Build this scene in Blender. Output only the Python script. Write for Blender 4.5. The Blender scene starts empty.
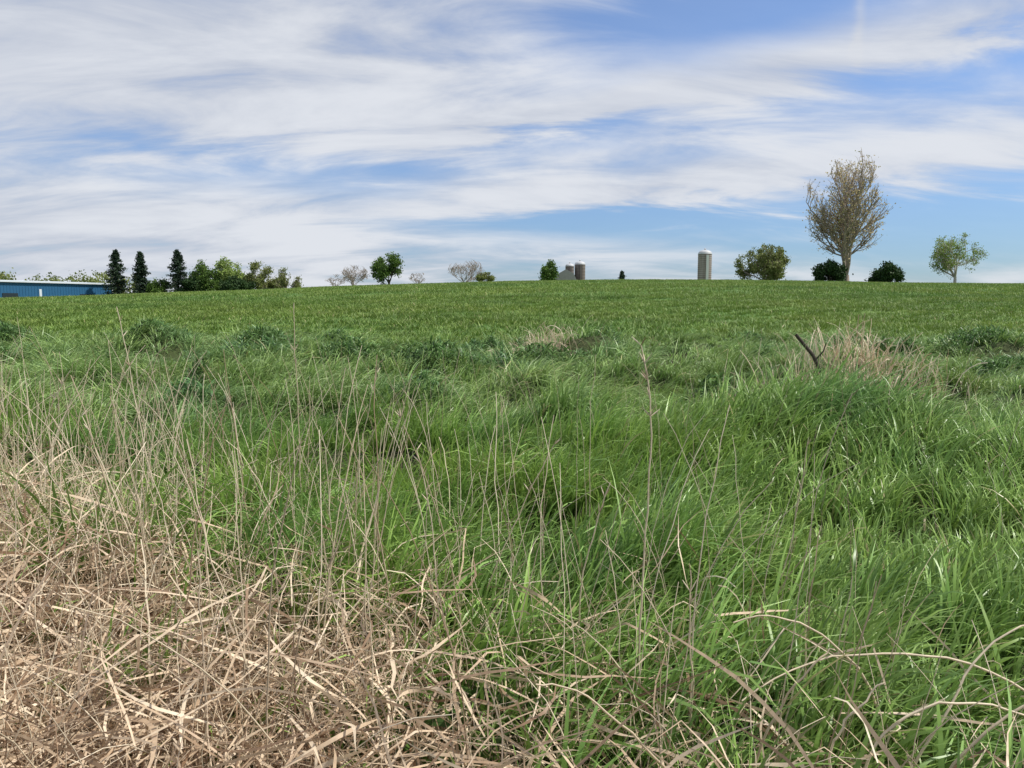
import bpy, math, numpy as np
from mathutils import Vector
rng = np.random.default_rng(7)
scene = bpy.context.scene
scene.view_settings.view_transform = 'Standard'
scene.view_settings.look = 'None'
scene.view_settings.exposure = 0

# ------------------------------------------------------------------ noise
def _hash(ix, iy, seed):
    n = (ix.astype(np.int64)*374761393 + iy.astype(np.int64)*668265263 + seed*1442695041) & 0xffffffff
    n = ((n ^ (n >> 13))*1274126177) & 0xffffffff
    n = n ^ (n >> 16)
    return (n & 0xffff)/65535.0
def vnoise(x, y, seed=0):
    x = np.asarray(x, float); y = np.asarray(y, float)
    ix = np.floor(x); iy = np.floor(y); fx = x-ix; fy = y-iy
    fx = fx*fx*(3-2*fx); fy = fy*fy*(3-2*fy)
    a = _hash(ix, iy, seed); b = _hash(ix+1, iy, seed); c = _hash(ix, iy+1, seed); d = _hash(ix+1, iy+1, seed)
    return (a*(1-fx)+b*fx)*(1-fy)+(c*(1-fx)+d*fx)*fy
def fbm(x, y, seed=0, oct=3):
    s = 0; a = .5; t = 0
    for i in range(oct):
        s = s+a*vnoise(x*2**i, y*2**i, seed+i*17); t += a; a *= .5
    return s/t
def sstep(a, b, x):
    t = np.clip((x-a)/(b-a), 0, 1); return t*t*(3-2*t)

# ------------------------------------------------------------------ terrain
_ty = np.arange(-400, 3200, 1.0)
_th = np.interp(_ty, [-400, 0, 8, 15, 22, 30, 50, 80, 110, 140, 165, 200, 300, 600, 1200, 3200],
                [0, 0, 0, .1, .3, .75, 1.85, 3.55, 5.2, 6.5, 7.0, 7.2, 6.0, 3.0, 0, -5])
k = np.exp(-np.linspace(-2, 2, 13)**2); k /= k.sum()
_th = np.convolve(np.pad(_th, 6, mode='edge'), k, mode='valid')
_ax = np.arange(-400, 401, 2.0)
_aa = np.interp(_ax, [-400, -200, -97, -76, -59, -40, -21, -2, 17, 54, 73, 97, 200, 400],
                [.10, .13, .22, .41, .60, .74, .87, .97, 1.0, .96, .91, .87, .8, .7])
k2 = np.exp(-np.linspace(-2, 2, 9)**2); k2 /= k2.sum()
_aa = np.convolve(np.pad(_aa, 4, mode='edge'), k2, mode='valid')
CLUMPS = [(-9.8, 20, .45, 1.0, .8), (-6.4, 19, .42, 1.3, .8), (-1.4, 13.5, .36, 1.5, .6), (2.4, 19, .45, .7, .6),
          (-3.4, 15.5, .36, 1.2, .6), (12, 19, .38, 2.0, .8), (-12.6, 17, .34, 1.4, .8), (.6, 15.2, .24, 1.1, .6), (-14.5, 21, .4, 1.5, .8)]
BUMPS = CLUMPS+[(2.75, 7.0, .42, 1.15, .70), (2.2, 6.8, .08, .6, .6), (4.1, 6.2, .24, .8, .6), (5.5, 12.0, .42, 1.5, .8),
         (-6.6, 9.5, .38, 1.6, .9), (.7, 17.6, .40, 1.0, .7),
         (7.0, 9.5, .22, 1.2, .7), (-2.4, 3.2, .14, 1.5, .9)]
_r = np.random.default_rng(99)
for _ in range(170):
    by = _r.uniform(6.5, 24); bx = _r.uniform(-.85, .85)*(by+2)
    if math.hypot(bx-2.7, by-6.5) < 2.0: continue
    s_ = _r.uniform(.3, .8); am = _r.uniform(.12, .40)*(.6+.02*by)
    if .28 < bx/by < .60 and 7 < by < 11.4: am *= .3
    BUMPS.append((bx, by, am, s_*1.4, s_*.6))
def terrain(x, y):
    x = np.asarray(x, float); y = np.asarray(y, float)
    h = np.interp(y, _ty, _th)*(1+(np.interp(x, _ax, _aa)-1)*sstep(18, 60, y))
    m = (y < 30) & (y > -2)
    if np.any(m):
        xm = x[m]; ym = y[m]
        b_ = np.zeros_like(xm, float)
        for bx, by, a, sx, sy in BUMPS:
            b_ = b_+a*np.exp(-((xm-bx)/sx)**2-((ym-by)/sy)**2)
        h = h.copy(); h[m] += b_
    near = 1-sstep(18, 28, y)
    h = h+near*.13*(fbm(x*.8, y*.8, 3)-.5)
    far = sstep(25, 60, y)*(1-sstep(400, 900, y))
    h = h+far*.45*(fbm(x*.03, y*.03, 9)-.5)
    return h
def deadmask(x, y):
    yl = np.interp(x, [-9, -6, -3.3, -1.15, -.27, .5, 1.3, 2.0], [7.5, 6.0, 4.75, 3.15, 2.55, 2.0, 1.5, .9])
    n = fbm(np.asarray(x)*1.6, np.asarray(y)*1.6, 21)-.5
    return 1/(1+np.exp(-((yl-y)/.25+n*4.8)))

# ------------------------------------------------------------------ node helpers
class NT:
    def __init__(s, tree): s.t = tree; s.n = tree.nodes; s.l = tree.links
    def node(s, typ, **kw):
        nd = s.n.new(typ)
        for a, b in kw.items(): setattr(nd, a, b)
        return nd
    def put(s, sock, v):
        if isinstance(v, bpy.types.NodeSocket): s.l.new(v, sock)
        else: sock.default_value = v
    def m(s, op, a, b=0.0, c=None, clamp=False):
        nd = s.node('ShaderNodeMath', operation=op, use_clamp=clamp)
        s.put(nd.inputs[0], a); s.put(nd.inputs[1], b)
        if c is not None: s.put(nd.inputs[2], c)
        return nd.outputs[0]
    def mix(s, f, a, b, blend='MIX'):
        nd = s.node('ShaderNodeMix', data_type='RGBA', blend_type=blend)
        s.put(nd.inputs[0], f)
        s.put(nd.inputs[6], a if isinstance(a, bpy.types.NodeSocket) else (*a, 1))
        s.put(nd.inputs[7], b if isinstance(b, bpy.types.NodeSocket) else (*b, 1))
        return nd.outputs[2]
    def noise(s, vec, scale, detail=3, rough=.55, dist=0):
        nd = s.node('ShaderNodeTexNoise')
        if vec is not None: s.l.new(vec, nd.inputs['Vector'])
        nd.inputs['Scale'].default_value = scale; nd.inputs['Detail'].default_value = detail
        nd.inputs['Roughness'].default_value = rough; nd.inputs['Distortion'].default_value = dist
        return nd.outputs['Fac']
    def rng(s, v, a, b, c=0., d=1., smooth=True):
        nd = s.node('ShaderNodeMapRange', interpolation_type='SMOOTHSTEP' if smooth else 'LINEAR')
        s.put(nd.inputs[0], v)
        for i, q in enumerate((a, b, c, d)): nd.inputs[i+1].default_value = q
        return nd.outputs[0]
def newmat(name):
    m = bpy.data.materials.new(name); m.use_nodes = True
    m.node_tree.nodes.clear()
    return m, NT(m.node_tree)
def finish_leaf(m, T, col, rough=.5, trans=.3, spec=.35):
    p = T.node('ShaderNodeBsdfPrincipled')
    T.put(p.inputs['Base Color'], col); p.inputs['Roughness'].default_value = rough
    p.inputs['Specular IOR Level'].default_value = spec
    tr = T.node('ShaderNodeBsdfTranslucent'); T.put(tr.inputs[0], col)
    mx = T.node('ShaderNodeMixShader'); mx.inputs[0].default_value = trans
    T.l.new(p.outputs[0], mx.inputs[1]); T.l.new(tr.outputs[0], mx.inputs[2])
    o = T.node('ShaderNodeOutputMaterial'); T.l.new(mx.outputs[0], o.inputs[0])
    return m
def finish_solid(m, T, col, rough=.8, bump=None, bs=.3, metal=0, spec=.3, bd=.05):
    p = T.node('ShaderNodeBsdfPrincipled')
    T.put(p.inputs['Base Color'], col if isinstance(col, bpy.types.NodeSocket) else (*col, 1))
    p.inputs['Roughness'].default_value = rough; p.inputs['Metallic'].default_value = metal
    p.inputs['Specular IOR Level'].default_value = spec
    if bump is not None:
        b = T.node('ShaderNodeBump'); b.inputs['Strength'].default_value = bs; b.inputs['Distance'].default_value = bd
        T.l.new(bump, b.inputs['Height']); T.l.new(b.outputs[0], p.inputs['Normal'])
    o = T.node('ShaderNodeOutputMaterial'); T.l.new(p.outputs[0], o.inputs[0])
    return m
def colattr(T):
    a = T.node('ShaderNodeAttribute'); a.attribute_name = 'Col'
    s = T.node('ShaderNodeSeparateColor'); T.l.new(a.outputs['Color'], s.inputs[0])
    return s.outputs[0], s.outputs[1], s.outputs[2]
def wpos(T):
    return T.node('ShaderNodeNewGeometry').outputs['Position']

def grass_mat(name, root, mid, tip, yel, blue, deadp=.975, rough=.42, trans=.25, pat=.35):
    m, T = newmat(name)
    t, r1, r2 = colattr(T)
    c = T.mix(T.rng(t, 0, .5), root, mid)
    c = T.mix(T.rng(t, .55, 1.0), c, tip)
    P = wpos(T)
    c = T.mix(T.m('MULTIPLY', T.m('MULTIPLY', r1, .5), T.rng(t, 0, .5)), c, yel)
    n1 = T.noise(P, pat, 3, .6)
    c = T.mix(T.rng(n1, .46, .68, 0, .6), c, T.mix(T.rng(t, 0, .5), root, blue))
    n2 = T.noise(P, pat*3.1, 2, .5)
    c = T.mix(T.m('MULTIPLY', T.rng(n2, .44, .68, 0, .6), t), c, yel)
    dead = T.m('GREATER_THAN', r1, deadp)
    c = T.mix(T.m('MULTIPLY', dead, .8), c, (.45, .36, .20))
    v = T.m('ADD', T.m('MULTIPLY', r2, .85), .6)
    hsv = T.node('ShaderNodeHueSaturation'); T.l.new(c, hsv.inputs['Color']); T.l.new(v, hsv.inputs['Value'])
    return finish_leaf(m, T, hsv.outputs[0], rough, trans)
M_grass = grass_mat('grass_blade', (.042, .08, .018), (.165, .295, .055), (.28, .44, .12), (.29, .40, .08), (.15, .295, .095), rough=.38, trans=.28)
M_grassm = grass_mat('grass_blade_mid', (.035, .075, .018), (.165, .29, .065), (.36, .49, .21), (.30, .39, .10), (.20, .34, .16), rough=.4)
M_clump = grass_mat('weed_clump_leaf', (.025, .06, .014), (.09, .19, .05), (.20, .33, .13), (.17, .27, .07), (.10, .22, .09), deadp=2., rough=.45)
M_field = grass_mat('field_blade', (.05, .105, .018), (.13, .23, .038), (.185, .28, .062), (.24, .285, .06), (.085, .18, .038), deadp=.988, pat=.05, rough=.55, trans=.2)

def straw_mat(name, a, b, c3, trans=.2, dk=.5):
    m, T = newmat(name)
    t, r1, r2 = colattr(T)
    c = T.mix(r1, a, b)
    c = T.mix(T.rng(r2, dk, 1.0), c, c3)
    n = T.noise(wpos(T), 35, 3, .6)
    v = T.m('ADD', T.m('MULTIPLY', n, .8), .62)
    hsv = T.node('ShaderNodeHueSaturation'); T.l.new(c, hsv.inputs['Color']); T.l.new(v, hsv.inputs['Value'])
    return finish_leaf(m, T, hsv.outputs[0], .5, trans, .4)
M_straw = straw_mat('dead_grass_straw', (.53, .385, .25), (.78, .64, .46), (.23, .14, .08), .2, .4)
M_pale = straw_mat('bleached_straw', (.62, .50, .34), (.82, .70, .51), (.40, .29, .17), .25, .6)
M_stalk = straw_mat('dry_stem', (.55, .45, .30), (.72, .61, .45), (.30, .21, .13), .08, .6)

mg, T = newmat('field_soil')
P = wpos(T)
sep = T.node('ShaderNodeSeparateXYZ'); T.l.new(P, sep.inputs[0])
n1 = T.noise(P, 4, 6, .65); n2 = T.noise(P, .07, 4, .6); n3 = T.noise(P, 30, 3, .6)
soil = T.mix(n1, (.035, .045, .014), (.06, .07, .026))
gr = T.mix(T.rng(n2, .35, .7), (.07, .15, .025), (.14, .21, .04))
gr = T.mix(T.rng(n1, .4, .7, 0, .5), gr, (.045, .10, .018))
c = T.mix(T.rng(sep.outputs[1], 16, 30), soil, gr)
M_ground = finish_solid(mg, T, c, .95, n3, .6, bd=.03)

def leafmat(name, a, b, cc, trans=.3):
    m, T = newmat(name)
    t, r1, r2 = colattr(T)
    c = T.mix(r1, a, b); c = T.mix(T.rng(r2, .4, 1), c, cc)
    return finish_leaf(m, T, c, .6, trans, .2)
ML_tan = leafmat('budding_leaves', (.50, .38, .20), (.62, .49, .28), (.38, .37, .16))
ML_bright = leafmat('spring_leaves', (.21, .30, .07), (.33, .42, .11), (.17, .25, .06))
ML_mid = leafmat('green_leaves', (.08, .15, .028), (.15, .24, .045), (.045, .09, .02))
ML_dark = leafmat('dark_leaves', (.03, .065, .018), (.055, .10, .026), (.018, .045, .014), .15)
ML_olive = leafmat('olive_leaves', (.18, .22, .065), (.27, .29, .10), (.13, .17, .045))
ML_con = leafmat('spruce_needles', (.024, .045, .026), (.05, .08, .04), (.014, .03, .018), .05)
def barkmat(name, a, b):
    m, T = newmat(name)
    n = T.noise(wpos(T), 3, 4, .6)
    return finish_solid(m, T, T.mix(n, a, b), .9, n, .4)
MB_grey = barkmat('grey_bark', (.24, .19, .145), (.38, .31, .25))
MB_pale = barkmat('pale_bark', (.36, .33, .29), (.5, .47, .42))
MB_dark = barkmat('dark_bark', (.05, .04, .03), (.10, .08, .06))

# ------------------------------------------------------------------ mesh helpers
def quadmesh(name, V, Q, col=None, mats=(), midx=None, smooth=False, link=True, loc=None):
    me = bpy.data.meshes.new(name)
    V = np.ascontiguousarray(V, np.float32); Q = np.ascontiguousarray(Q, np.int32)
    me.vertices.add(len(V)); me.vertices.foreach_set('co', V.ravel())
    me.loops.add(Q.size); me.loops.foreach_set('vertex_index', Q.ravel())
    me.polygons.add(len(Q))
    me.polygons.foreach_set('loop_start', np.arange(0, Q.size, 4, dtype=np.int32))
    for m in mats: me.materials.append(m)
    if midx is not None: me.polygons.foreach_set('material_index', np.asarray(midx, np.int32))
    if smooth: me.polygons.foreach_set('use_smooth', np.ones(len(Q), bool))
    me.update(calc_edges=True)
    if col is not None:
        a = me.color_attributes.new('Col', 'FLOAT_COLOR', 'POINT')
        c4 = np.ones((len(V), 4), np.float32); c4[:, :3] = col
        a.data.foreach_set('color', c4.ravel())
    ob = bpy.data.objects.new(name, me)
    if loc is not None: ob.location = loc
    if link: scene.collection.objects.link(ob)
    return ob
def strips(P, S, W, r1=None, r2=None):
    B, n, _ = P.shape
    P = P.astype(np.float32); S = S.astype(np.float32); W = W.astype(np.float32)
    a = P-S*W[..., None]*.5; b = P+S*W[..., None]*.5
    V = np.stack([a, b], 2).reshape(-1, 3)
    base = (np.arange(B)*n*2)[:, None]+np.arange(n-1)[None]*2
    Q = np.stack([base, base+1, base+3, base+2], -1).reshape(-1, 4)
    t = np.broadcast_to(np.linspace(0, 1, n)[None, :, None], (B, n, 2))
    r1 = rng.random(B) if r1 is None else r1; r2 = rng.random(B) if r2 is None else r2
    C = np.stack([t, np.broadcast_to(r1[:, None, None], (B, n, 2)), np.broadcast_to(r2[:, None, None], (B, n, 2))], -1).reshape(-1, 3).astype(np.float32)
    return V, Q, C
def norm(v): return v/np.maximum(np.linalg.norm(v, axis=-1, keepdims=True), 1e-9)
def tubes(P, R, k=4, r1=None, r2=None):
    B, n, _ = P.shape
    Tn = norm(np.gradient(P, axis=1))
    ref = np.broadcast_to(np.array([.83, .41, .12]), Tn.shape)
    s1 = norm(np.cross(Tn, ref)); s2 = np.cross(Tn, s1)
    ang = np.arange(k)*2*np.pi/k
    V = P[:, :, None]+R[:, :, None, None]*(s1[:, :, None]*np.cos(ang)[None, None, :, None]+s2[:, :, None]*np.sin(ang)[None, None, :, None])
    V = V.reshape(-1, 3)
    b = (np.arange(B)*n*k)[:, None, None]+(np.arange(n-1)*k)[None, :, None]
    j = np.arange(k)[None, None]; j2 = (j+1) % k
    Q = np.stack([b+j, b+j2, b+k+j2, b+k+j], -1).reshape(-1, 4)
    t = np.broadcast_to(np.linspace(0, 1, n)[None, :, None], (B, n, k))
    r1 = rng.random(B) if r1 is None else r1; r2 = rng.random(B) if r2 is None else r2
    C = np.stack([t, np.broadcast_to(r1[:, None, None], (B, n, k)), np.broadcast_to(r2[:, None, None], (B, n, k))], -1).reshape(-1, 3)
    return V, Q, C
def merge(parts):
    Vs, Qs, Cs, Ms = [], [], [], []; o = 0
    for (V, Q, C), mi in parts:
        Vs.append(V); Qs.append(Q+o); Cs.append(C); Ms.append(np.full(len(Q), mi)); o += len(V)
    return np.concatenate(Vs), np.concatenate(Qs), np.concatenate(Cs), np.concatenate(Ms)
def blade_curves(root, L, th0, bend, phi, seg, pw=1.3, twist=0.6):
    B = len(L); t = (np.arange(seg)+.5)/seg
    th = th0[:, None]+bend[:, None]*t[None]**pw
    ph = phi[:, None]+(rng.normal(0, .25, B))[:, None]*t[None]
    d = np.stack([np.sin(th)*np.cos(ph), np.sin(th)*np.sin(ph), np.cos(th)], -1)*(L/seg)[:, None, None]
    P = np.concatenate([root[:, None], root[:, None]+np.cumsum(d, 1)], 1)
    Tn = norm(np.gradient(P, axis=1))
    S = np.stack([-np.sin(phi), np.cos(phi), 0*phi], -1)[:, None]*np.ones((1, seg+1, 1))
    N = np.cross(Tn, S)
    a = (rng.normal(0, twist, B)[:, None]+rng.normal(0, twist, B)[:, None]*np.linspace(0, 1, seg+1)[None])[..., None]
    return P, norm(S*np.cos(a)+N*np.sin(a))

def wedge_points(n, y0, y1, slope=.76, pad=1.6):
    ys = np.linspace(y0, y1, 400); w = slope*ys+pad; c = np.cumsum(w); c /= c[-1]
    Y = np.interp(rng.random(n), c, ys)
    X = (rng.random(n)*2-1)*(slope*Y+pad)
    return X, Y
def grass_field(name, y0, y1, tuss, per, rad, Lr, w, seg, mat, lean=.5, bend=(.5, 2.1), hmod=(.45, 1.1, .8), fade=None, dead=False, pad=1.6, pw=1.3, jit=.7, th=.35, mound=0):
    """tussocks per m2, blades per tussock; every blade placed on the terrain"""
    area = .76*(y1*y1-y0*y0)+2*pad*(y1-y0)
    nt = int(area*tuss)
    X, Y = wedge_points(nt, y0, y1, pad=pad)
    if dead:
        kp = (rng.random(nt) > deadmask(X, Y)*.93)&(np.hypot(X, Y) > 1.5); X, Y = X[kp], Y[kp]
    if fade is not None:
        kp = rng.random(len(X)) < fade(X, Y); X, Y = X[kp], Y[kp]
    nt = len(X)
    hs = np.maximum((hmod[0]+hmod[1]*fbm(X*hmod[2], Y*hmod[2], 12, 4)), .4)*rng.uniform(.7, 1.3, nt)
    if mound: hs = hs*(1-.4*np.exp(-((X-2.7)/2.4)**2-((Y-5.0)/1.0)**2))*(1+mound*np.exp(-((X-2.75)/1.2)**2-((Y-7.0)/.8)**2))
    hs = hs*(1-.6*np.exp(-((X-5.3)/1.1)**2-((Y-11.2)/.9)**2))*(1-.35*np.exp(-((X-4.2)/.9)**2-((Y-9.3)/1.4)**2))
    la = -.3+(fbm(X*.45, Y*.45, 40)-.5)*4.5+rng.normal(0, .45, nt)
    tr = rng.random(nt)
    idx = np.repeat(np.arange(nt), per); n = len(idx)
    off = rng.normal(0, rad, (n, 2))*hs[idx][:, None]
    bx = X[idx]+off[:, 0]; by = Y[idx]+off[:, 1]
    ph0 = np.arctan2(off[:, 1], off[:, 0])+rng.normal(0, jit, n)
    vx = np.cos(ph0)+lean*np.cos(la[idx]); vy = np.sin(ph0)+lean*np.sin(la[idx]); phi = np.arctan2(vy, vx)
    L = rng.uniform(*Lr, n)*hs[idx]
    dist = np.clip(np.hypot(off[:, 0], off[:, 1])/(rad*2), 0, 1)
    root = np.stack([bx, by, terrain(bx, by)-.02], -1)
    P, S = blade_curves(root, L, np.abs(rng.normal(.06, .09, n))+th*dist, rng.uniform(*bend, n), phi, seg, pw, twist=.5)
    t = np.linspace(0, 1, seg+1)
    prof = np.clip(.65+.7*t, 0, 1)*np.clip((1-t)*2.2, 0.04 if seg > 1 else .3, 1)**.8
    W = (w*rng.uniform(.5, 1.5, n))[:, None]*prof[None]
    V, Q, C = strips(P, S, W, r2=(.6*tr[idx]+.4*rng.random(n)))
    return quadmesh(name, V, Q, C, [mat])

# ------------------------------------------------------------------ ground sheet
u = np.linspace(-1, 1, 361); gx = np.sinh(u*7.2)/np.sinh(7.2)*2600
gy = np.concatenate([np.linspace(-60, 0, 30, endpoint=False), np.arange(0, 28, .2), np.arange(28, 180, 2.0), np.geomspace(180, 3100, 60)])
GX, GY = np.meshgrid(gx, gy)
GZ = terrain(GX, GY)
nx, ny = len(gx), len(gy)
i = (np.arange(ny-1)[:, None]*nx+np.arange(nx-1)[None]).ravel()
quadmesh('ground', np.stack([GX, GY, GZ], -1).reshape(-1, 3), np.stack([i, i+1, i+1+nx, i+nx], -1), None, [M_ground], smooth=True)

# ------------------------------------------------------------------ grass
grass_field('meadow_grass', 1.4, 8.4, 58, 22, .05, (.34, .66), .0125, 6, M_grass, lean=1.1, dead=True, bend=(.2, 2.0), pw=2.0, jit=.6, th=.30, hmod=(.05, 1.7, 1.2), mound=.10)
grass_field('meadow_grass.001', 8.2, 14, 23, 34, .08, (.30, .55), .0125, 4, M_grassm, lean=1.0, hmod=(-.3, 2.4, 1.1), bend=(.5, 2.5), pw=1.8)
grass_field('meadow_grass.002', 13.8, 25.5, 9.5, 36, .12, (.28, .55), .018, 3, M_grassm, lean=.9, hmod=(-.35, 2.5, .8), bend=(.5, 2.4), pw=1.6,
            fade=lambda x, y: 1-sstep(20, 25, y+8*(fbm(x*.3, y*.3, 71)-.5)))
grass_field('crop_grass', 20, 60, 2.4, 40, .32, (.16, .30), .028, 2, M_field, lean=.4, bend=(.3, 1.4), hmod=(.6, .8, .3), fade=lambda x, y: sstep(19, 25, y))
grass_field('crop_grass.001', 58, 178, .5, 38, .9, (.18, .30), .07, 1, M_field, lean=.3, bend=(.3, 1.0), hmod=(.8, .4, .1), pad=4)

# dark leafy weed clumps between the meadow and the crop
ps = []
cr = np.random.default_rng(5)
spots = [(bx, by, sx*.8, sy*.8) for bx, by, a, sx, sy in CLUMPS]
for q in range(34):
    by = cr.uniform(10, 23); spots.append((cr.uniform(-.72, .72)*by, by, cr.uniform(.2, .6), cr.uniform(.15, .35)))
for bx, by, sx, sy in spots:
    if math.hypot(bx-5.3, by-11.2) < 2.0: continue
    n = int(1100*min(1.2, sx*sy*1.6+.15)); X = rng.normal(bx, sx*.5, n); Y = rng.normal(by, sy*.5, n)
    hh = .42*np.exp(-((X-bx)/sx)**2-((Y-by)/sy)**2)
    root = np.stack([X, Y, terrain(X, Y)+rng.random(n)*hh+.05], -1)
    P, S = blade_curves(root, rng.uniform(.10, .24, n), rng.uniform(.2, 1.0, n), rng.uniform(.3, 1.6, n), rng.random(n)*6.28, 3)
    W = (.026*rng.uniform(.5, 1.5, n))[:, None]*np.array([[.5, 1, .8, .08]])
    ps.append((strips(P, S, W), 0))
V, Q, C, M = merge(ps); quadmesh('weed_clumps', V, Q, C, [M_clump], M)

# ------------------------------------------------------------------ dead grass mat (lower left)
def dead_leaves(n, xr, yr, dens=None, zr=(.0, .30), Lr=(.25, .75), w=.010, el=(0.0, .6)):
    X = rng.uniform(*xr, n*4); Y = rng.uniform(*yr, n*4)
    kq = (rng.random(len(X)) < dens(X, Y))&(np.hypot(X, Y) > 1.65); X, Y = X[kq], Y[kq]
    X, Y = X[:n], Y[:n]; n = len(X)
    z = terrain(X, Y)+rng.uniform(*zr, n)*(.1+1.8*fbm(X*2, Y*2, 77))
    L = rng.uniform(*Lr, n); seg = 7
    ph = rng.random(n)*2*np.pi
    th = rng.uniform(*el, n)
    droop = rng.uniform(-.9, .1, n)
    kink = rng.integers(1, 6, n); kang = rng.normal(0, 1.0, n)*(rng.random(n) < .5); curl = rng.normal(0, .9, n)
    pts = [np.stack([X, Y, z], -1)]
    for q in range(seg):
        kk = (kink == q)
        th = th+droop/seg+np.where(kk, -np.abs(kang), 0); ph = ph+curl/seg+rng.normal(0, .16, n)+np.where(kk, kang*.8, 0)
        d = np.stack([np.cos(th)*np.cos(ph), np.cos(th)*np.sin(ph), np.sin(th)], -1)
        p = pts[-1]+d*(L/seg)[:, None]
        g = terrain(p[:, 0], p[:, 1])+.015
        p[:, 2] = np.maximum(p[:, 2], g)
        pts.append(p)
    P = np.stack(pts, 1)
    Tn = norm(np.gradient(P, axis=1))
    S = norm(np.cross(Tn, np.array([0, 0, 1.])+rng.normal(0, .05, (n, 1, 3))))
    N = np.cross(Tn, S)
    a = (rng.normal(0, .9, n)[:, None]+rng.normal(0, 1.6, n)[:, None]*np.linspace(0, 1, seg+1)[None])[..., None]
    S = norm(S*np.cos(a)+N*np.sin(a))
    t = np.linspace(0, 1, seg+1); prof = np.clip((1-t)*2.5, .05, 1)**.7*np.clip(.6+t, 0, 1)
    W = (w*rng.uniform(.3, 1.0, n)**1.0*np.where(rng.random(n) < .15, 1.5, 1.0))[:, None]*prof[None]
    return strips(P, S, W)
def upright(pos, Hr, w, bend=(.1, 1.0), tube=True, seg=8, k=3):
    X, Y = pos; n = len(X)
    root = np.stack([X, Y, terrain(X, Y)-.02], -1)
    L = rng.uniform(*Hr, n)
    phi = rng.random(n)*2*np.pi
    P, S = blade_curves(root, L, np.abs(rng.normal(.08, .16, n)), rng.uniform(*bend, n), phi, seg, 2.0, twist=.9)
    P = P+np.cumsum(rng.normal(0, .006, P.shape), 1)
    t = np.linspace(0, 1, seg+1)
    W = (w*rng.uniform(.6, 1.4, n))[:, None]*(1-.6*t)[None]
    return tubes(P, W*.5, k) if tube else strips(P, S, W)
def deadpos(n, xr, yr, f):
    X = rng.uniform(*xr, n*6); Y = rng.uniform(*yr, n*6); kq = (rng.random(len(X)) < f(X, Y))&(np.hypot(X, Y) > 2.0)
    return X[kq][:n], Y[kq][:n]
parts = []
parts.append((dead_leaves(25000, (-7, 1.9), (.9, 7.0), lambda x, y: np.clip(deadmask(x, y)*1.05-.04, 0, 1), zr=(0, .26), w=.010), 0))
parts.append((dead_leaves(12000, (-7, 1.9), (.9, 7.0), lambda x, y: deadmask(x, y)**1.5, zr=(.06, .40), Lr=(.2, .7), w=.0125, el=(0, .8)), 0))
parts.append((dead_leaves(3600, (-6, 3.0), (1.2, 6.5), lambda x, y: deadmask(x, y-.6)*.8, zr=(.1, .4), Lr=(.2, .6), w=.010, el=(.2, 1.3)), 0))
parts.append((upright(deadpos(4000, (-7, 1.9), (1.1, 7.4), lambda x, y: deadmask(x, y-.4)*.9), (.3, .85), .0052, (.1, 1.5)), 1))
V, Q, C, M = merge(parts)
quadmesh('dead_grass', V, Q, C, [M_straw, M_stalk], M)

# tall dry stalks, seed heads and arching stems
parts = []
f = lambda x, y: np.clip(deadmask(x, y-1.6), 0, 1)*(1-.4*deadmask(x, y+.8))
parts.append((upright(deadpos(640, (-7, 1.2), (1.9, 8.5), f), (.75, 1.45), .0062, (.05, .8), k=4, seg=10), 0))
parts.append((upright(deadpos(300, (-7, 4.5), (2.4, 9.5), lambda x, y: .6+0*x), (.7, 1.35), .0056, (.05, .6), k=4, seg=10), 0))
parts.append((upright(deadpos(480, (-6, 1.2), (2.1, 6.5), f), (.45, .95), .0085, (.4, 2.2), tube=False, seg=9), 1))
def stem(pts, r0, r1, n=22, mi=0, wob=.004):
    pts = np.array(pts, float); tt = np.linspace(0, 1, len(pts)); t = np.linspace(0, 1, n)
    dg = min(len(pts)-1, 3)
    P = np.stack([np.polyval(np.polyfit(tt, pts[:, a], dg), t) for a in range(3)], -1)
    P += np.cumsum(rng.normal(0, wob, P.shape), 0)*.7
    parts.append((tubes(P[None], np.linspace(r0, r1, n)[None], 5, r2=np.array([.3])), mi))
    return P
def seedhead(P, n=12):
    for q in range(n):
        p = P[-1-int(rng.integers(0, 5))]; d = norm(np.array([rng.normal(0, .5), rng.normal(0, .5), .8]))
        parts.append((tubes(np.stack([p, p+d*.02, p+d*.045])[None], np.array([[.0012, .003, .001]]), 4), 0))
seedhead(stem([(.50, 2.6, 0), (.47, 2.62, .55), (.49, 2.62, 1.05), (.45, 2.6, 1.50)], .0046, .0022, mi=0))
for s in [[(-2.05, 4.2, 0), (-2.1, 4.2, .8), (-2.2, 4.15, 1.65)], [(-1.25, 4.3, 0), (-1.27, 4.3, .8), (-1.28, 4.3, 1.62)],
          [(-1.0, 4.6, 0), (-.95, 4.6, .7), (-.82, 4.6, 1.3)], [(-2.6, 4.6, 0), (-2.45, 4.6, .7), (-2.2, 4.6, 1.35)],
          [(-.25, 3.2, 0), (-.05, 3.2, .5), (.22, 3.25, 1.05)], [(.25, 2.8, 0), (.3, 2.8, .6), (.4, 2.8, .98)],
          [(.6, 2.3, 0), (.58, 2.3, .4), (.57, 2.3, .8)], [(-.35, 3.0, 0), (-.32, 3, .5), (-.4, 3, 1.05)],
          [(-1.7, 3.3, 0), (-1.75, 3.3, .5), (-1.95, 3.3, 1.15)], [(1.1, 3.3, 0), (1.25, 3.3, .5), (1.32, 3.3, 1.0)],
          [(-3.1, 4.6, 0), (-3.0, 4.6, .7), (-2.75, 4.6, 1.25)], [(-.7, 3.6, 0), (-.7, 3.6, .6), (-.55, 3.6, 1.15)]]:
    seedhead(stem(s, .0040, .0020), 5)
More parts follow.
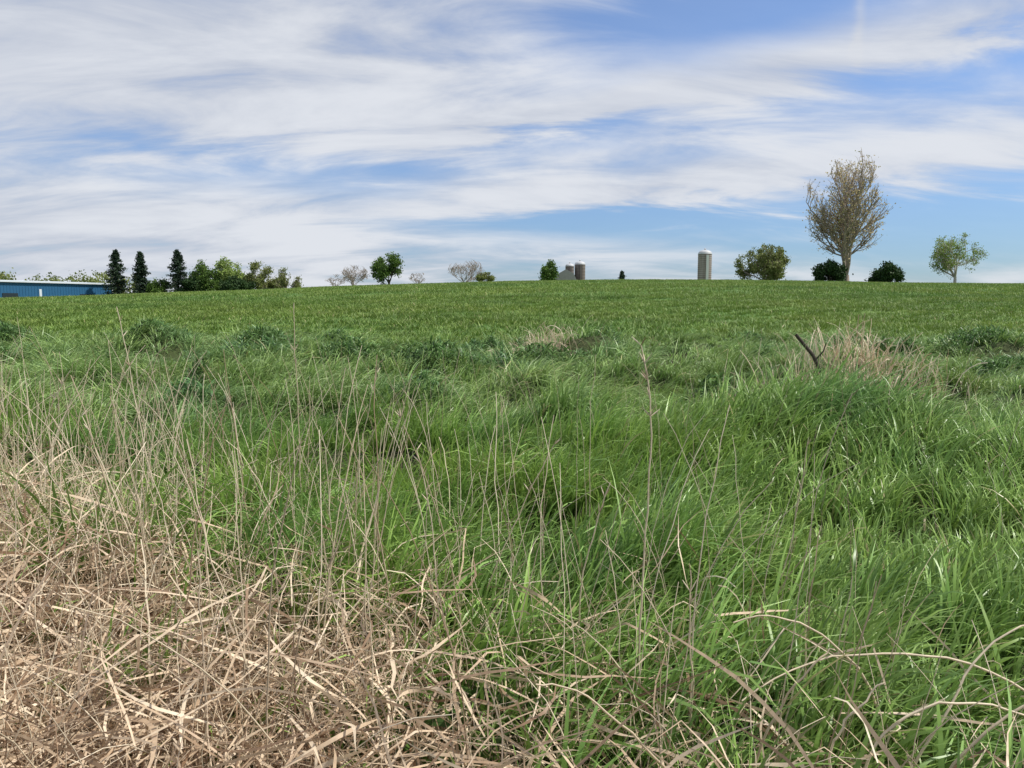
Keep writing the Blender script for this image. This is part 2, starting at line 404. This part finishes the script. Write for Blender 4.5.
for s in [[(1.9, 2.2, .0), (1.75, 2.2, .35), (1.45, 2.25, .56), (1.05, 2.2, .56), (.72, 2.1, .50)],
          [(1.05, 2.0, .0), (1.0, 2.0, .3), (1.12, 2.0, .52), (1.40, 2.0, .50), (1.6, 2.0, .40)],
          [(1.15, 2.0, .1), (1.35, 2.0, .40), (1.6, 2.0, .58), (1.9, 2.0, .66)],
          [(1.0, 2.1, 0), (1.25, 2.1, .33), (1.45, 2.15, .62), (1.75, 2.2, .7)],
          [(.75, 2.1, 0), (.74, 2.1, .3), (.85, 2.1, .55), (.92, 2.1, .62)],
          [(.55, 2.0, 0), (.5, 2.0, .25), (.3, 2.0, .50), (.1, 2.0, .6)],
          [(.95, 1.95, 0), (.9, 1.95, .3), (.92, 1.95, .50), (1.02, 1.95, .62)],
          [(1.35, 2.3, 0), (1.2, 2.3, .4), (1.0, 2.3, .62), (.75, 2.3, .66)],
          [(1.7, 1.9, 0), (1.55, 1.9, .2), (1.3, 1.95, .32), (1.0, 2.0, .33)]]:
    stem(s, .0054, .0024, mi=1, wob=.006)
V, Q, C, M = merge(parts)
quadmesh('dry_stalks', V, Q, C, [M_stalk, M_pale], M)

def tuft(name, cx, cy, sx, sy, n, H, bend=(.2, 1.5), w=.02):
    X = rng.normal(cx, sx, n); Y = rng.normal(cy, sy, n)
    V, Q, C, M = merge([(upright((X, Y), H, w, bend, tube=False, seg=6), 0)])
    return quadmesh(name, V, Q, C, [M_pale], M)
tuft('dead_grass_tuft', 5.3, 11.3, .65, .28, 620, (.35, .85), (.1, 1.6), .018)
tuft('dead_grass_tuft.001', .70, 17.0, .42, .25, 190, (.4, .85), (.6, 2.4), .018)
br = []
def br_t(pts, r0, r1):
    P = np.array(pts, float); br.append((tubes(P[None], np.linspace(r0, r1, len(P))[None], 6), 0))
z0 = float(terrain(np.array([4.7]), np.array([10.8]))[0])
br_t([(4.66, 10.8, z0-.1), (4.54, 10.8, .68), (4.40, 10.8, .94), (4.14, 10.8, 1.24)], .036, .024)
br_t([(4.44, 10.8, .87), (4.54, 10.77, 1.0), (4.56, 10.74, 1.12)], .015, .007)
V, Q, C, M = merge(br); quadmesh('broken_branch', V, Q, C, [MB_dark], M)

def weeds(name, centers):
    ps = []
    for cx, cy, sc in centers:
        n = 34; X = rng.normal(cx, .10*sc, n); Y = rng.normal(cy, .10*sc, n)
        root = np.stack([X, Y, terrain(X, Y)+rng.uniform(.05, .32, n)*sc], -1)
        P, S = blade_curves(root, rng.uniform(.08, .16, n)*sc, rng.uniform(.4, 1.2, n), rng.uniform(.2, .9, n), rng.random(n)*6.28, 4)
        t = np.linspace(0, 1, 5); W = (.045*sc*rng.uniform(.6, 1.3, n))[:, None]*np.sin(np.pi*np.clip(t*.93+.05, 0, 1))[None]
        ps.append((strips(P, S, W), 0))
    V, Q, C, M = merge(ps); return quadmesh(name, V, Q, C, [ML_mid], M)
weeds('broadleaf_weeds', [(-.12, 2.4, 1), (-.05, 2.55, .9), (-1.9, 5.2, 1), (-2.3, 5.5, 1.1), (.2, 2.9, .8), (-3.6, 5.6, 1.2)])

# ------------------------------------------------------------------ trees
def tz(x, y): return float(terrain(np.array([float(x)]), np.array([float(y)]))[0])
def tree(name, x, y, H, W, seed, leafm, barkm, leaders=5, spread=.5, levels=3, kids=6, leaves=14, lsize=.3, sigma=.05,
         trunk=.12, r0=.35, sink=.2, up=.05, minr=.02, wide=.55, low=.3, bare=.15, wander=.13, ang=(.35, .95), thin=.42):
    r = np.random.default_rng(seed)
    polys, rads, tips = [], [], []
    def nrm(v): return v/np.linalg.norm(v)
    def grow(p, d, L, rr, lv):
        pts = [p]
        for q in range(4):
            d = nrm(d+r.normal(0, wander, 3)+np.array([0, 0, up])); p = p+d*L/4; pts.append(p)
        polys.append(pts); rads.append(np.linspace(rr, rr*.5, 5))
        if lv >= levels: tips.append(pts); return
        for q in range(kids):
            t = r.uniform(.25, 1.0)*4; i0 = min(int(t), 3); pp = pts[i0]+(pts[i0+1]-pts[i0])*(t-i0)
            ax = nrm(np.cross(d, r.normal(0, 1, 3))); an = r.uniform(*ang)
            cd = d*math.cos(an)+ax*math.sin(an)
            grow(pp, nrm(cd), L*r.uniform(.38, .70), rr*thin, lv+1)
    p0 = np.zeros(3); tl = trunk
    polys.append([p0, p0+[0, 0, tl*.25], p0+[0, 0, tl*.5], p0+[0, 0, tl*.75], p0+np.array([0, 0, tl])]); rads.append(np.linspace(1.25, .95, 5)*.03)
    for q in range(leaders):
        az = q*2*math.pi/leaders+r.normal(0, .5); an = abs(r.normal(spread, spread*.4))
        grow(np.array([0, 0, tl*r.uniform(.6, 1.0)]), np.array([math.sin(an)*math.cos(az), math.sin(an)*math.sin(az), math.cos(an)]), r.uniform(.34, .58), .018, 1)
    P = np.array(polys, float); R = np.array(rads)
    TPs = np.array(tips, float)
    sz = H/np.percentile(TPs[..., 2], 99); rr = np.hypot(TPs[..., 0], TPs[..., 1]); sxy = W*.5/np.percentile(rr, 93)
    def env(A):
        A = A*np.array([sxy, sxy, sz]); z = A[..., 2]/H; az = np.arctan2(A[..., 1], A[..., 0])
        wob = 1+.38*(fbm(np.cos(az)*1.6+7+z*3.1, np.sin(az)*1.6+9-z*2.3, seed, 2)-.5)*2
        prof = np.interp(z, [0, .08, low, wide, .8, .93, 1.02, 1.3], [.10, .25, .85, 1.0, .86, .64, .45, .3])*W*.52*wob
        q = np.hypot(A[..., 0], A[..., 1])+1e-6; f = 1/(1+(q/prof)**3)**.3333
        A = A.copy(); A[..., 0] *= f; A[..., 1] *= f; zl = .86+.22*fbm(A[..., 0]*.9*8/W, A[..., 1]*.9*8/W, seed+3, 2)
        A[..., 2] = np.where(z > zl, H*(zl+(z-zl)*.4), A[..., 2]); return A
    P = env(P); TP = env(TPs); R = np.maximum(R/.03*r0, minr)
    pr = [(tubes(P, R, 5), 1)]
    if leaves:
        kt = r.random(len(TP)) > bare; TP = TP[kt]
        nb = len(TP); rep = max(1, leaves//4); base = np.repeat(TP[:, 1:].reshape(-1, 3), rep, 0)
        clr = np.repeat(np.repeat(r.random(nb), 4), rep)
        c = base+r.normal(0, sigma*H, base.shape)*[1, 1, .7]
        kp = c[:, 2] > .04*H; c = c[kp]; clr = clr[kp]; n = len(c)
        a = norm(r.normal(0, 1, (n, 3))); b = norm(np.cross(a, r.normal(0, 1, (n, 3))))
        s = lsize*r.uniform(.5, 1.4, n)
        Pp = np.stack([c-a*s[:, None]*.5, c, c+a*s[:, None]*.5], 1); Wd = s[:, None]*np.array([[.35, .8, .15]])
        pr.append((strips(Pp, np.repeat(b[:, None], 3, 1), Wd, r1=r.random(n), r2=clr), 0))
    V, Q, C, M = merge(pr)
    return quadmesh(name, V, Q, C, [leafm, barkm], M, loc=(x, y, tz(x, y)-sink))
def conifer(name, x, y, H, W, seed):
    r = np.random.default_rng(seed); brs = []; lv = []; lw = []
    nb = 230
    for q in range(nb):
        t = (q/nb)**.9*.97+.03; R = W*.5*(1-t)**.62*r.uniform(.6, 1.15)*(.8+.2*math.sin(q*.35))+.10; az = r.random()*6.28
        z = t*H; d = np.array([math.cos(az), math.sin(az), 0])
        brs.append([np.array([0, 0, z])+d*R*s+np.array([0, 0, -R*.35*s+R*.22*s*s]) for s in (0, .33, .66, 1)])
        cw = r.random()
        for s in np.linspace(.15, 1, 11):
            for _ in range(3): lv.append(np.array([0, 0, z])+d*R*s+[0, 0, -R*.35*s+R*.22*s*s]+r.normal(0, .15, 3)); lw.append(cw)
    c = np.array(lv); n = len(c); a = norm(r.normal(0, 1, (n, 3))*[1, 1, .6]); b = norm(np.cross(a, r.normal(0, 1, (n, 3)))); s = .34*r.uniform(.5, 1.3, n)
    pr = [(tubes(np.array(brs), np.tile(np.linspace(.05, .015, 4), (nb, 1)), 4), 1),
          (tubes(np.array([[[0, 0, -.3], [0, 0, H*.5], [0, 0, H]]], float), np.array([[.22, .12, .02]]), 6), 1),
          (strips(np.stack([c-a*s[:, None]*.5, c, c+a*s[:, None]*.5], 1), np.repeat(b[:, None], 3, 1), s[:, None]*np.array([[.4, .6, .15]]), r2=np.array(lw)), 0)]
    V, Q, C, M = merge(pr)
    return quadmesh(name, V, Q, C, [ML_con, MB_dark], M, loc=(x, y, tz(x, y)-.1))

tree('budding_maple_tree', 67.0, 150, 24.3, 19.2, 8, ML_tan, MB_grey, leaders=8, spread=.40, levels=4, kids=6, leaves=4, lsize=.28, sigma=.022, trunk=.07, r0=.66, up=.10, minr=.028, low=.34, wide=.62, bare=.10, ang=(.28, .9), thin=.45)
tree('spring_tree', 89, 150, 10.2, 11.8, 14, ML_bright, MB_pale, leaders=7, spread=.6, levels=4, kids=5, leaves=8, lsize=.24, sigma=.035, trunk=.16, r0=.28, bare=.3)
tree('apple_tree', 56, 165, 8.0, 13.2, 24, ML_olive, MB_grey, leaders=9, spread=.75, levels=4, kids=5, leaves=16, lsize=.3, sigma=.05, trunk=.05, r0=.3, low=.15, wide=.4)
tree('dark_shrub', 63.0, 148, 4.2, 6.0, 31, ML_dark, MB_dark, leaders=7, spread=.7, levels=3, kids=6, leaves=40, lsize=.3, sigma=.08, trunk=.05, r0=.15, low=.12, wide=.4)
tree('dark_shrub', 74.5, 148, 4.1, 7.6, 37, ML_dark, MB_dark, leaders=7, spread=.8, levels=3, kids=6, leaves=44, lsize=.3, sigma=.09, trunk=.05, r0=.15, low=.12, wide=.35)
tree('oak_tree', -24.7, 150, 6.3, 7.6, 41, ML_mid, MB_dark, leaders=6, spread=.65, levels=4, kids=5, leaves=12, lsize=.26, sigma=.06, trunk=.18, r0=.22)
tree('bare_tree', -33, 155, 5.0, 8.0, 43, ML_tan, MB_grey, leaders=7, spread=.6, levels=4, kids=5, leaves=0, trunk=.1, r0=.12, minr=.018)
tree('bare_tree', -38, 160, 3.6, 5.0, 44, ML_tan, MB_grey, leaders=6, spread=.6, levels=4, kids=4, leaves=0, trunk=.1, r0=.1, minr=.016)
tree('bare_tree', -21, 165, 3.2, 4.5, 45, ML_tan, MB_grey, leaders=6, spread=.6, levels=4, kids=4, leaves=0, trunk=.1, r0=.1, minr=.016)
tree('bare_tree', -10.8, 170, 5.6, 12, 46, ML_tan, MB_grey, leaders=9, spread=.6, levels=4, kids=5, leaves=0, trunk=.08, r0=.12, minr=.016)
tree('green_shrub', -6.2, 168, 2.8, 5.5, 47, ML_olive, MB_grey, leaders=6, spread=.7, levels=3, kids=6, leaves=20, lsize=.25, sigma=.06, trunk=.05, r0=.1, low=.12)
conifer('spruce_tree', -87.4, 165, 11.8, 7.8, 51)
conifer('spruce_tree', -82.0, 165, 11.0, 6.6, 52)
conifer('spruce_tree', -73.8, 165, 10.8, 8.2, 53)
conifer('spruce_tree', 36.8, 250, 7.0, 4.6, 54)
K = dict(levels=4, kids=5, trunk=.06, r0=.2, low=.14, wide=.45)
tree('maple_tree', -69.0, 168, 7.4, 9.0, 61, ML_mid, MB_dark, leaders=6, spread=.7, leaves=20, lsize=.3, sigma=.06, **K)
tree('maple_tree', -64.8, 172, 8.4, 9.5, 62, ML_bright, MB_grey, leaders=6, spread=.7, leaves=16, lsize=.3, sigma=.05, **K)
tree('maple_tree', -57.0, 172, 7.2, 11.0, 63, ML_olive, MB_grey, leaders=6, spread=.8, leaves=16, lsize=.28, sigma=.05, **K)
tree('maple_tree', -51.5, 172, 5.8, 8.0, 64, ML_olive, MB_grey, leaders=6, spread=.8, leaves=4, lsize=.26, sigma=.05, **K)
tree('dark_shrub', -78.2, 165, 4.6, 6.0, 65, ML_mid, MB_dark, leaders=6, spread=.7, leaves=12, lsize=.3, sigma=.08, **K)
tree('dark_shrub', -71.6, 165, 4.4, 8.0, 66, ML_dark, MB_dark, leaders=6, spread=.7, leaves=16, lsize=.3, sigma=.08, **K)
tree('dark_shrub', -61.0, 165, 4.0, 9.0, 68, ML_dark, MB_dark, leaders=6, spread=.7, leaves=12, lsize=.3, sigma=.08, **K)
tree('maple_tree', 17.0, 330, 15.6, 8.8, 67, ML_mid, MB_dark, leaders=5, spread=.5, levels=4, kids=5, leaves=12, lsize=.6, sigma=.045, trunk=.12, r0=.4)

def treeline(name, items, mat_l):
    pr = []
    for (x, y, H, W) in items:
        z = tz(x, y); n = int(420*W/8)
        nb = 14; bc = np.stack([rng.normal(0, W*.25, nb), rng.normal(0, W*.25, nb), rng.uniform(.35, .88, nb)*H], -1)
        ii = rng.integers(0, nb, n); c = bc[ii]+rng.normal(0, W*.10, (n, 3)); c += [x, y, z]
        a = norm(rng.normal(0, 1, (n, 3))); b = norm(np.cross(a, rng.normal(0, 1, (n, 3)))); s = .6*rng.uniform(.5, 1.3, n)
        pr.append((strips(np.stack([c-a*s[:, None]*.5, c, c+a*s[:, None]*.5], 1), np.repeat(b[:, None], 3, 1), s[:, None]*np.array([[.4, .8, .2]]), r2=rng.random(nb)[ii]), 0))
        pr.append((tubes(np.array([[[x, y, z-.3], [x, y, z+H*.4], [x, y, z+H*.8]]]), np.array([[.3, .2, .05]]), 5), 1))
    V, Q, C, M = merge(pr); return quadmesh(name, V, Q, C, [mat_l, MB_dark], M)
it = []
for xx in np.arange(-190, -118, 2.6):
    zt = 12.2+rng.normal(0, 1.0); yy = 235+rng.normal(0, 5)
    it.append((xx+rng.normal(0, 1), yy, zt-tz(xx, yy), rng.uniform(6, 9)))
treeline('distant_trees', it, ML_olive)
it = [(xx+rng.normal(0, 2), 420+rng.normal(0, 15), rng.uniform(8, 12), rng.uniform(6, 11)) for xx in np.arange(-330, -60, 9)]
treeline('distant_tree_line', it, ML_mid)

# ------------------------------------------------------------------ simple solids
def parent_empty(name, loc):
    e = bpy.data.objects.new(name, None); e.location = loc; scene.collection.objects.link(e); return e
def pymesh(name, V, F, mat, parent=None, loc=(0, 0, 0), smooth=False):
    me = bpy.data.meshes.new(name); me.from_pydata([tuple(map(float, v)) for v in V], [], F); me.materials.append(mat)
    if smooth:
        for p in me.polygons: p.use_smooth = True
    ob = bpy.data.objects.new(name, me); ob.location = loc; scene.collection.objects.link(ob)
    if parent: ob.parent = parent
    return ob
def box(name, c, s, mat, parent=None):
    V = [(c[0]+s[0]*.5*i, c[1]+s[1]*.5*j, c[2]+s[2]*.5*k) for i in (-1, 1) for j in (-1, 1) for k in (-1, 1)]
    F = [(0, 1, 3, 2), (4, 6, 7, 5), (0, 4, 5, 1), (2, 3, 7, 6), (0, 2, 6, 4), (1, 5, 7, 3)]
    return pymesh(name, V, F, mat, parent)
def lathe(name, prof, mat, parent, seg=36):
    V = []; F = []
    for r, z in prof:
        for q in range(seg): a = q*2*math.pi/seg; V.append((r*math.cos(a), r*math.sin(a), z))
    for i in range(len(prof)-1):
        for q in range(seg): F.append((i*seg+q, i*seg+(q+1) % seg, (i+1)*seg+(q+1) % seg, (i+1)*seg+q))
    return pymesh(name, V, F, mat, parent, smooth=False)
def concmat(nm, a, b):
    m, T = newmat(nm); tc = T.node('ShaderNodeTexCoord').outputs['Object']
    mp = T.node('ShaderNodeMapping'); mp.inputs['Scale'].default_value = (1.2, 1.2, .12); T.l.new(tc, mp.inputs[0])
    nn = T.noise(mp.outputs[0], 1.2, 5, .65)
    return finish_solid(m, T, T.mix(T.rng(nn, .3, .7), a, b), .9, nn, .3)
M_conc = concmat('silo_concrete', (.26, .21, .185), (.40, .35, .32))
M_conc2 = concmat('weathered_silo_concrete', (.14, .11, .10), (.22, .19, .17))
m, T = newmat('silo_dome_metal'); nn = T.noise(wpos(T), 2, 3)
M_dome = finish_solid(m, T, T.mix(nn, (.42, .42, .43), (.55, .55, .56)), .5)
m, T = newmat('silo_hoop_steel'); nn = T.noise(wpos(T), 6, 3)
M_hoop = finish_solid(m, T, T.mix(nn, (.10, .08, .07), (.17, .15, .13)), .6, metal=.3)
m, T = newmat('white_painted_steel'); nn = T.noise(wpos(T), 3, 3)
M_wsteel = finish_solid(m, T, T.mix(nn, (.62, .61, .58), (.74, .73, .70)), .6)
def silo(name, x, y, H, D, hoops=22, wall=None, sink=1.):
    e = parent_empty(name, (x, y, tz(x, y)-sink)); R = D/2; H = H+sink; bh = H-R*.6; wall = wall or M_conc
    lathe('stave_wall', [(R, 0), (R, bh)], wall, e)
    prof = [(R*1.03, bh-.15), (R*1.03, bh)]+[(R*math.cos(a)*1.01, bh+R*.6*math.sin(a)) for a in np.linspace(.05, 1.5, 8)]
    lathe('dome_roof', prof, M_dome, e)
    for q in range(hoops):
        z = (q+.5)/hoops*bh
        lathe('hoop_%d' % q, [(R+.005, z-.07), (R+.07, z-.07), (R+.07, z+.07), (R+.005, z+.07)], M_hoop, e, 32)
    box('unloading_chute', (R*.1, -R-.35, bh*.5), (.9, .8, bh-1.2), M_wsteel if wall is M_conc else wall, e)
    lathe('roof_vent', [(.35, bh+R*.55), (.35, bh+R*.55+.5), (.45, bh+R*.55+.5), (.02, bh+R*.55+.85)], M_dome, e, 12)
    return e
silo('concrete_silo', 77.3, 300, 18.6, 5.4)
silo('farm_silo', 27.0, 350, 16.2, 4.0, 12, M_conc2)
silo('farm_silo', 32.0, 352, 17.4, 5.0, 12, M_conc2)
m, T = newmat('barn_wood'); nn = T.noise(wpos(T), 1.5, 4)
M_barn = finish_solid(m, T, T.mix(nn, (.10, .06, .05), (.17, .11, .09)), .85)
m, T = newmat('barn_roof_metal'); nn = T.noise(wpos(T), .8, 4)
M_broof = finish_solid(m, T, T.mix(nn, (.26, .24, .23), (.36, .34, .32)), .6)
e = parent_empty('barn', (24.6, 343, tz(25, 345)+.1))
box('barn_walls', (0, 0, 4), (9, 6, 8.0), M_barn, e)
pymesh('gambrel_roof', [(-4.9, -3.4, 7.9), (-3.4, -3.4, 11.0), (0, -3.4, 12.9), (3.4, -3.4, 11.0), (4.9, -3.4, 7.9), (-4.9, 3.4, 7.9), (-3.4, 3.4, 11.0), (0, 3.4, 12.9), (3.4, 3.4, 11.0), (4.9, 3.4, 7.9)],
       [(0, 1, 6, 5), (1, 2, 7, 6), (2, 3, 8, 7), (3, 4, 9, 8), (0, 4, 3, 2, 1), (5, 6, 7, 8, 9)], M_broof, e)
box('barn_door', (0, -3.03, 2), (3.4, .05, 4), M_broof, e)

# blue metal building
m, T = newmat('blue_metal_siding'); tc = T.node('ShaderNodeTexCoord').outputs['Object']
nn = T.noise(tc, .6, 3); M_blue = finish_solid(m, T, T.mix(nn, (.022, .095, .19), (.03, .12, .235)), .45)
m, T = newmat('white_metal_roof'); nn = T.noise(wpos(T), .4, 3)
M_white = finish_solid(m, T, T.mix(nn, (.52, .56, .60), (.66, .70, .74)), .5)
m, T = newmat('dark_glass'); nn = T.noise(wpos(T), .4, 3); M_glass = finish_solid(m, T, T.mix(nn, (.02, .03, .04), (.04, .05, .06)), .1)
L = 62.0; D = 24.0; zb = .2; H = 6.3
e = parent_empty('blue_warehouse', (-91.3, 170, zb)); e.rotation_euler = (0, 0, math.atan2(-20.5, -10.6))
box('walls', (L/2, -D/2, H/2), (L, D, H), M_blue, e)
box('walls_far_side', (L/2, .02, H/2), (L, .04, H-.02), M_blue, e)
V = []; F = []
for q in range(int(L/.6)):
    xx = .3+q*.6
    o = len(V); V += [(xx-.05, .045, .05), (xx+.05, .045, .05), (xx+.05, .085, .05), (xx-.05, .085, .05), (xx-.05, .045, H-.05), (xx+.05, .045, H-.05), (xx+.05, .085, H-.05), (xx-.05, .085, H-.05)]
    F += [(o+2, o+3, o+7, o+6), (o+1, o+2, o+6, o+5), (o+3, o, o+4, o+7)]
pymesh('siding_ribs', V, F, M_blue, e)
pymesh('gable_roof', [(-.6, .5, H), (L+.6, .5, H), (L+.6, -D/2, H+.5), (-.6, -D/2, H+.5), (-.6, -D-.5, H), (L+.6, -D-.5, H),
                      (-.6, .5, H+.3), (L+.6, .5, H+.3), (L+.6, -D/2, H+.8), (-.6, -D/2, H+.8), (-.6, -D-.5, H+.3), (L+.6, -D-.5, H+.3)],
       [(0, 1, 7, 6), (6, 7, 8, 9), (9, 8, 11, 10), (4, 10, 11, 5), (0, 6, 9, 3), (3, 9, 10, 4), (1, 2, 8, 7), (2, 5, 11, 8), (0, 3, 2, 1), (3, 4, 5, 2)], M_white, e)
for q, xx in enumerate((6, 22, 40, 54)):
    box('window_%d' % q, (xx, .12, 3.6), (3.0, .06, 1.0), M_glass, e)
box('corner_trim', (-.02, .08, H/2), (.25, .25, H-.02), M_white, e)
box('door_trim', (16.0, .13, 3.0), (.5, .05, 4.0), M_white, e)

# ------------------------------------------------------------------ sky
w = bpy.data.worlds.new('World'); scene.world = w; w.use_nodes = True
T = NT(w.node_tree); w.node_tree.nodes.clear()
sun_el = math.radians(54); sun_az = math.radians(92)
sky = T.node('ShaderNodeTexSky'); sky.sky_type = 'NISHITA'; sky.sun_disc = False
sky.sun_elevation = sun_el; sky.sun_rotation = sun_az; sky.air_density = 1.0; sky.dust_density = .6; sky.ozone_density = 1.5
g = T.node('ShaderNodeTexCoord').outputs['Generated']
sp = T.node('ShaderNodeSeparateXYZ'); T.l.new(g, sp.inputs[0]); x, y, z = sp.outputs
az = T.m('ARCTAN2', x, y); el = T.m('ARCSINE', z)
zz = T.m('ADD', T.m('MAXIMUM', z, 0.0), .22)
cv = T.node('ShaderNodeCombineXYZ'); T.l.new(T.m('DIVIDE', x, zz), cv.inputs[0]); T.l.new(T.m('DIVIDE', y, zz), cv.inputs[1])
mp = T.node('ShaderNodeMapping'); mp.inputs['Rotation'].default_value = (0, 0, .25); mp.inputs['Scale'].default_value = (.8, 1.1, 1); T.l.new(cv.outputs[0], mp.inputs[0])
nA = T.noise(mp.outputs[0], 1.1, 8, .52, .5)
mp2 = T.node('ShaderNodeMapping'); mp2.inputs['Rotation'].default_value = (0, 0, .40); mp2.inputs['Scale'].default_value = (.75, 1.9, 1); mp2.inputs['Location'].default_value = (3, 7, 0); T.l.new(cv.outputs[0], mp2.inputs[0])
nB = T.noise(mp2.outputs[0], 2.0, 9, .60, .5)
azw = T.m('ADD', az, T.m('MULTIPLY', T.m('SUBTRACT', nA, .5), .30)); elw = T.m('ADD', el, T.m('MULTIPLY', T.m('SUBTRACT', nB, .5), .10))
def gauss(a0, e0, sa, se, amp, tilt=0.):
    da = T.m('SUBTRACT', azw, a0); de = T.m('SUBTRACT', T.m('SUBTRACT', elw, e0), T.m('MULTIPLY', da, tilt))
    q = T.m('ADD', T.m('POWER', T.m('DIVIDE', T.m('ABSOLUTE', da), sa), 2.0), T.m('POWER', T.m('DIVIDE', T.m('ABSOLUTE', de), se), 2.0))
    return T.m('MULTIPLY', T.m('EXPONENT', T.m('MULTIPLY', q, -1.0)), amp)
s = T.m('ADD', T.m('MULTIPLY', T.m('SUBTRACT', nA, .5), 2.1), T.m('MULTIPLY', T.m('SUBTRACT', nB, .5), 2.1))
s = T.m('ADD', s, .70)
for gs in [(.26, .35, .22, .045, -1.0, .1), (-.28, .165, .26, .028, -.55, 0.), (.10, .225, .12, .02, -.45, .2), (.58, .26, .25, .03, -.40, .1), (.55, .09, .35, .055, -.75, 0.), (.12, .105, .3, .022, -.50, 0),
           (-.50, .30, .50, .12, .55, 0.), (.05, .245, .16, .02, .5, .25), (.25, .155, .40, .022, .5, .05), (.35, .28, .30, .025, .5, .12), (-.6, .07, .42, .07, .5, 0)]:
    s = T.m('ADD', s, gauss(*gs))
fac = T.rng(s, -.02, 1.12, .10, .97)
ct = T.m('EXPONENT', T.m('MULTIPLY', T.m('POWER', T.m('DIVIDE', T.m('ABSOLUTE', T.m('SUBTRACT', T.m('ADD', az, T.m('MULTIPLY', nB, .03)), .436)), .006), 2.), -1.))
ct = T.m('MULTIPLY', ct, T.rng(el, .24, .36, 0, .28))
fac = T.m('ADD', fac, ct, clamp=True)
cl = T.mix(T.rng(T.m('ADD', T.m('MULTIPLY', nA, .5), T.m('MULTIPLY', nB, .5)), .38, .60), (6.0, 6.5, 7.6), (8.7, 9.0, 9.6))
tint = T.mix(T.rng(el, 0.0, .30), (.72, .98, 1.35), (1.12, 1.36, 1.72))
sc = T.mix(1.0, sky.outputs[0], tint, 'MULTIPLY')
col = T.mix(fac, sc, cl)
bg = T.node('ShaderNodeBackground'); T.l.new(col, bg.inputs[0]); bg.inputs[1].default_value = .087
o = T.node('ShaderNodeOutputWorld'); T.l.new(bg.outputs[0], o.inputs[0])

sd = bpy.data.lights.new('sun', 'SUN'); sd.energy = 5.0; sd.angle = math.radians(.8); sd.color = (1, .96, .89)
so = bpy.data.objects.new('sun', sd); scene.collection.objects.link(so)
dv = Vector((math.cos(sun_el)*math.sin(sun_az), math.cos(sun_el)*math.cos(sun_az), math.sin(sun_el)))
so.rotation_euler = dv.to_track_quat('Z', 'Y').to_euler()

cam = bpy.data.cameras.new('camera'); cam.lens = 26; cam.sensor_width = 36; cam.clip_end = 6000; cam.clip_start = .05
co = bpy.data.objects.new('camera', cam); co.location = (0, 0, 1.65); co.rotation_euler = (math.radians(84), 0, 0)
scene.collection.objects.link(co); scene.camera = co
